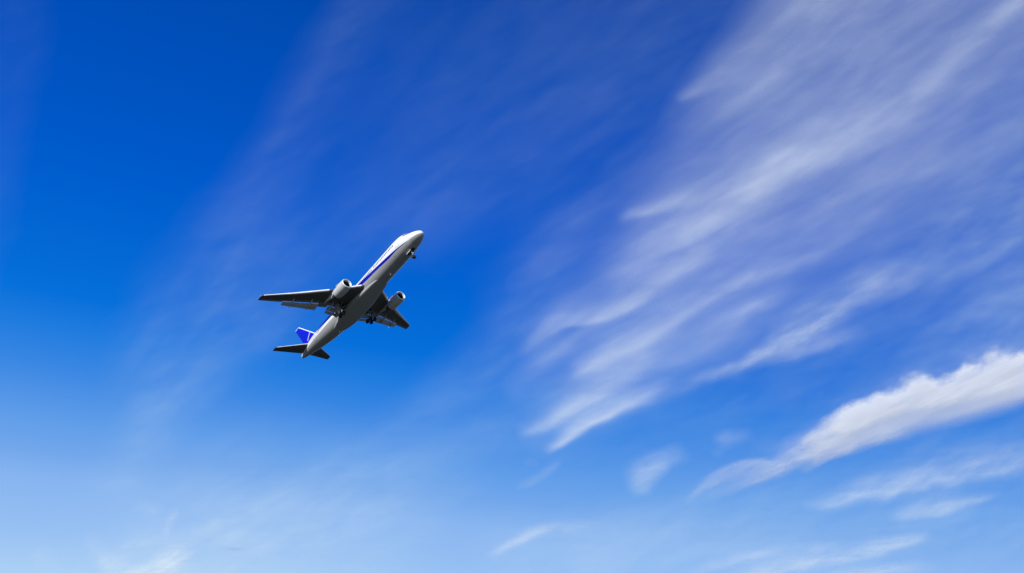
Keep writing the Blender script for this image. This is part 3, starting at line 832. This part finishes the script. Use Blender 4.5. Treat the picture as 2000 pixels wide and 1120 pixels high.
# engines ----------------------------------------------------------
EY, EZ, EX = 7.71, -2.09, 20.05
for s in (1, -1):
    AX = Vector((1, 0, -.025*0)).normalized()
    o = L(EX, s*EY, EZ)
    cowl = [(.36, 1.285), (.8, 1.345), (1.5, 1.38), (2.4, 1.365), (3.3, 1.29), (4.0, 1.19), (4.42, 1.10), (4.45, 1.07), (4.3, 1.04), (3.2, 1.0)]
    eng = MB().lathe(o, AX, cowl, 56).build('engine', M_nac, plane, deg=50)
    lip = [(.60, 1.05), (.30, 1.00), (.12, 1.02), (.03, 1.07), (0, 1.13), (.03, 1.185), (.12, 1.235), (.30, 1.272)]
    MB().lathe(o, AX, lip, 56).build('intake_lip', M_lip, eng, deg=60)
    MB().lathe(o, AX, [(.30, 1.270), (.33, 1.262), (.36, 1.284)], 56).build('lip_seam', M_dark, eng)
    MB().lathe(o, AX, [(.60, 1.05), (1.1, 1.08), (1.6, 1.10), (1.6, .02)], 48).build('intake_duct', M_dark, eng, deg=50)
    # fan: spinner and blades
    MB().lathe(o, AX, [(.95, .01), (1.0, .07), (1.15, .17), (1.35, .27), (1.5, .31)], 24, cap1=True)  .build('spinner', M_dark, eng, deg=60)
    mb = MB()
    for k in range(30):
        t = 2*math.pi*k/30
        R = []
        for r, tw, cw in ((.30, .3, .10), (.7, .7, .11), (1.07, 1.0, .12)):
            c_, s_ = math.cos(t), math.sin(t)
            rad = Vector((0, c_, s_)); tan = Vector((0, -s_, c_)); ax = Vector((1, 0, 0))
            ch = (ax*math.cos(tw)+tan*math.sin(tw))*cw
            nn = (ax*-math.sin(tw)+tan*math.cos(tw))*.008
            cc = Vector(o)+ax*1.42+rad*r
            R.append([cc-ch-nn, cc+ch-nn, cc+ch+nn, cc-ch+nn])
        mb.rings(R)
    mb.build('fan', M_dark, eng, smooth=False)
    core = [(3.2, .98), (3.9, .92), (4.45, .86), (5.1, .76), (5.75, .64), (5.78, .60), (5.4, .56)]
    MB().lathe(o, AX, core, 40).build('core_cowl', M_hot, eng, deg=50)
    MB().lathe(o, AX, [(5.2, .42), (5.8, .38), (6.3, .22), (6.6, .02)], 30, cap0=True).build('exhaust_cone', M_hot, eng, deg=60)
    # pylon from the top of the cowl back under the wing
    PY = [  # x, z bottom, z top, half width
        (21.6, -.78, -.66, .03), (22.4, -.85, -.46, .16), (23.4, -.95, -.26, .21), (24.6, -1.10, -.20, .23), (25.6, -1.45, -.24, .24), (26.6, -1.50, -.34, .23), (27.8, -1.20, -.40, .19), (29.0, -.85, -.44, .12), (29.9, -.62, -.46, .03)]
    rings = []
    for x, zb, zt, w_ in PY:
        ring = []
        for j in range(20):
            q = 2*math.pi*j/20; c_, s_ = math.cos(q), math.sin(q)
            ring.append(Vector(L(x, s*7.68+w_*math.copysign(abs(c_)**.6, c_), (zb+zt)/2+(zt-zb)/2*math.copysign(abs(s_)**.6, s_))))
        rings.append(ring)
    mb = MB(); mb.rings(rings); mb.build('pylon', M_nac, eng, deg=60)
    # strakes and latch line
    for sg in (-1, 1):
        mb = MB()
        ang = math.radians(90-sg*48)
        n = Vector((0, math.cos(ang), math.sin(ang))); b0 = Vector(o)
        mb.slab([b0+Vector((1.5, 0, 0))+n*1.34, b0+Vector((2.2, 0, 0))+n*1.62, b0+Vector((2.9, 0, 0))+n*1.62, b0+Vector((2.9, 0, 0))+n*1.26], n.cross(Vector((1, 0, 0))), .03)
        mb.build('strake', M_nac, eng)
    MB().lathe(o, AX, [(2.46, 1.366), (2.48, 1.369), (2.50, 1.364)], 56).build('cowl_seam', M_mark, eng)

# horizontal stabilisers -------------------------------------------
def stz(y): return 1.05+.123*y
for s in (1, -1):
    def ssec(y):
        le = interp([(0, 46.2), (1.4, 47.40), (7.7, 51.62), (8.05, 52.15)], y); te = interp([(0, 51.2), (1.4, 51.70), (8.05, 53.45)], y)
        c = te-le; tk = .095
        return [Vector(L(le+c*a, s*y, stz(y)+(b-.06*math.sin(math.pi*a))*tk*c)) for a, b in FOIL]
    mb = MB(); mb.rings([ssec(y) for y in (.3, 1.4, 3, 5, 7, 7.7, 7.95, 8.05)])
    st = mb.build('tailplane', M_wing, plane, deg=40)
    def srim(y):
        le = interp([(0, 46.2), (1.4, 47.40), (7.7, 51.62), (8.05, 52.15)], y)
        k = 1-.05*y
        return [Vector(L(le+.10+.20*k*math.cos(q), s*y, stz(y)-.03+.115*k*math.sin(q))) for q in [2*math.pi*j/16 for j in range(16)]]
    mb = MB(); mb.rings([srim(y) for y in np.linspace(1.5, 7.7, 6)])
    mb.build('leading_edge', M_slat, st, deg=60)
    mb = MB()
    v = []
    for i in range(9):
        t = i/8; y = 1.6+5.9*t; x = interp([(1.4, 50.1), (8.05, 52.95)], y)
        le = interp([(0, 46.2), (1.4, 47.40), (7.7, 51.62), (8.05, 52.15)], y); te = interp([(0, 51.2), (1.4, 51.70), (8.05, 53.45)], y); c = te-le; f = (x-le)/c
        th_ = 5*(.2969*math.sqrt(f)-.126*f-.3516*f*f+.2843*f**3-.1015*f**4)
        z = stz(y)-th_*.9*.095*c-.012
        v += [Vector(L(x-.05, s*y, z)), Vector(L(x+.05, s*y, z))]
    mb.add(v, [(2*i, 2*i+1, 2*i+3, 2*i+2) for i in range(8)]); mb.build('elevator_seam', M_dark, st)

# fin ----------------------------------------------------------------
FL = [(1.6, 43.71), (3.81, 45.87), (9.73, 51.68)]; FT = [(1.6, 50.20), (9.65, 53.42)]
def fle(z): return float(np.interp(z, [p[0] for p in FL], [p[1] for p in FL]))
def fte(z): return float(np.interp(z, [p[0] for p in FT], [p[1] for p in FT]))
def fin_half(z, f):
    c = fte(z)-fle(z)
    return 5*(.2969*math.sqrt(f)-.126*f-.3516*f*f+.2843*f**3-.1036*f**4)*.10*c
def fin_ring(z, x0=None, x1=None, grow=0.0):
    le, te = fle(z), fte(z); c = te-le
    x0 = le if x0 is None else x0; x1 = te if x1 is None else x1
    n = 16; R = []
    fr = [0.5*(1-math.cos(math.pi*i/n)) for i in range(n+1)]
    for sg, seq in ((1, fr[::-1]), (-1, fr[1:-1])):
        for q in seq:
            x = x0+(x1-x0)*q; f = min(1, max(0, (x-le)/c))
            R.append(Vector(L(x-grow*(q == 0), sg*(fin_half(z, f)+grow+(.004 if q in (0, 1) else 0)), z)))
    return R
mb = MB(); mb.rings([fin_ring(z) for z in (1.7, 3, 4.5, 6, 7.5, 9, 9.5)])
fin = mb.build('tail_fin', M_blue, plane, deg=40)
mb = MB(); mb.rings([fin_ring(z, fle(z), fle(z)+.28, .015) for z in (2.5, 4, 6, 8, 9.5)])
mb.build('leading_edge', M_white, fin, deg=60)
mb = MB(); mb.rings([fin_ring(9.503), fin_ring(9.62), [Vector((p.x, p.y*.5, L(0, 0, 9.70)[2])) for p in fin_ring(9.66)]])
mb.build('tip_cap', M_white, fin, deg=60)
# white bar of the tail lettering, both faces
mb = MB()
B0, B1, BW = (47.33, 5.02), (49.05, 3.40), .12
for sg in (1, -1):
    v = []
    for i in range(9):
        t = i/8; x = B0[0]+(B1[0]-B0[0])*t; z = B0[1]+(B1[1]-B0[1])*t
        for d in (-1, 1):
            xx, zz = x+d*BW*.72, z+d*BW*.72
            f = min(1, max(0, (xx-fle(zz))/(fte(zz)-fle(zz))))
            v.append(Vector(L(xx, sg*(fin_half(zz, f)+.022), zz)))
    mb.add(v, [(2*i, 2*i+1, 2*i+3, 2*i+2) for i in range(8)])
mb.build('white_bar', M_white, fin)

# landing gear -------------------------------------------------------
def wheel(parent, x, y, z, r, w):
    t = MB().lathe(L(x, y, z), (0, 1, 0), [(-w*.42, r*.52), (-w*.5, r*.62), (-w*.5, r*.84), (-w*.36, r*.96), (0, r), (w*.36, r*.96), (w*.5, r*.84), (w*.5, r*.62), (w*.42, r*.52)], 28, True, True).build('wheel', M_tyre, parent, deg=40)
    mb = MB()
    for sg in (-1, 1):
        mb.lathe(L(x, y, z), (0, sg, 0), [(w*.43, r*.50), (w*.40, r*.42), (w*.33, r*.25), (w*.46, r*.16), (w*.48, r*.02)], 20)
    mb.build('rim', M_gear, t, deg=50)
    return t
for s in (1, -1):
    GX, GY, GZ = 29.15, 4.45, -3.62
    mb = MB()
    mb.tube(L(28.75, s*4.45, -1.2), L(29.05, s*4.45, -2.6), .23, .21)
    mb.tube(L(28.5, s*4.45, -1.35), L(29.0, s*4.45, -1.35), .25)
    gear = mb.build('main_landing_gear', M_gear, plane)
    MB().tube(L(29.05, s*4.45, -2.6), L(GX, s*GY, GZ+.05), .14).build('oleo_strut', M_chrome, gear)
    mb = MB()
    mb.tube(L(28.9, s*4.35, -2.15), L(27.3, s*2.75, -1.75), .085); mb.tube(L(28.9, s*4.4, -2.3), L(29.4, s*2.7, -1.6), .08)
    mb.tube(L(29.0, s*4.4, -2.4), L(27.2, s*4.3, -1.3), .075)
    mb.build('brace', M_gear, gear)
    mb = MB(); mb.tube(L(GX-.78, s*GY, GZ-.10), L(GX+.78, s*GY, GZ+.10), .13)
    for q in (-.71, .71): mb.tube(L(GX+q, s*GY-.62, GZ+.13*q), L(GX+q, s*GY+.62, GZ+.13*q), .08)
    mb.build('bogie_beam', M_gear, gear)
    for q in (-.71, .71):
        for k in (-.57, .57):
            wheel(gear, GX+q, s*GY+k, GZ+.13*q, .59, .42)
    # leg door outside the strut
    MB().slab([L(28.15, s*5.05, -1.15), L(29.75, s*5.05, -1.12), L(29.85, s*4.86, -2.35), L(29.3, s*4.80, -2.95), L(28.75, s*4.82, -2.85), L(28.35, s*4.90, -2.2)], (0, 1, .15), .07).build('gear_door', M_trail, gear, smooth=False)
    MB().slab([L(27.9, s*3.0, -1.62), L(29.9, s*3.0, -1.62), L(29.9, s*4.2, -1.35), L(27.9, s*4.2, -1.35)], (0, -.2, 1), .03).build('wheel_well', M_dark, gear, smooth=False)
    mb = MB(); mb.tube(L(28.75, s*4.2, -2.4), L(28.55, s*4.12, -2.75), .035); mb.lathe(L(28.6, s*4.15, -2.62), (-.8, 0, -.6), [(0, .11), (.1, .12), (.11, .02)], 14, cap0=True)
    mb.build('taxi_lamp', M_lip, gear)
NX, NZ = 4.95, -4.32
mb = MB(); mb.tube(L(5.05, 0, -2.3), L(NX, 0, -3.55), .13, .12)
mb.tube(L(5.0, 0, -3.1), L(6.3, 0, -2.5), .06)
nose = mb.build('nose_gear', M_gear, plane)
MB().tube(L(NX, 0, -3.5), L(NX-.03, 0, NZ), .085).build('oleo_strut', M_chrome, nose)
MB().tube(L(NX-.03, -.3, NZ), L(NX-.03, .3, NZ), .07).build('axle', M_gear, nose)
for k in (-.31, .31): wheel(nose, NX-.03, k, NZ, .47, .30)
for k in (-1, 1):
    MB().slab([L(4.5, k*.55, -2.52), L(6.2, k*.55, -2.60), L(6.1, k*.72, -3.0), L(4.7, k*.72, -2.95)], (0, 1, .4*k), .05).build('gear_door', M_nac, nose, smooth=False)
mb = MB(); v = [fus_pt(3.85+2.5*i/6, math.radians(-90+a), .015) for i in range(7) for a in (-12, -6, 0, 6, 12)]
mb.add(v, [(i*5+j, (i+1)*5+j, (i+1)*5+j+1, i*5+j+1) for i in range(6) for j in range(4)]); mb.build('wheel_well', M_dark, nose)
mb = MB()
for k in (-.16, .16):
    mb.tube(L(NX-.12, k, -3.25), L(NX-.22, k, -3.27), .10, .11)
mb.tube(L(NX-.1, -.2, -3.25), L(NX-.1, .2, -3.25), .05)
mb.build('taxi_lamp', M_white, nose)
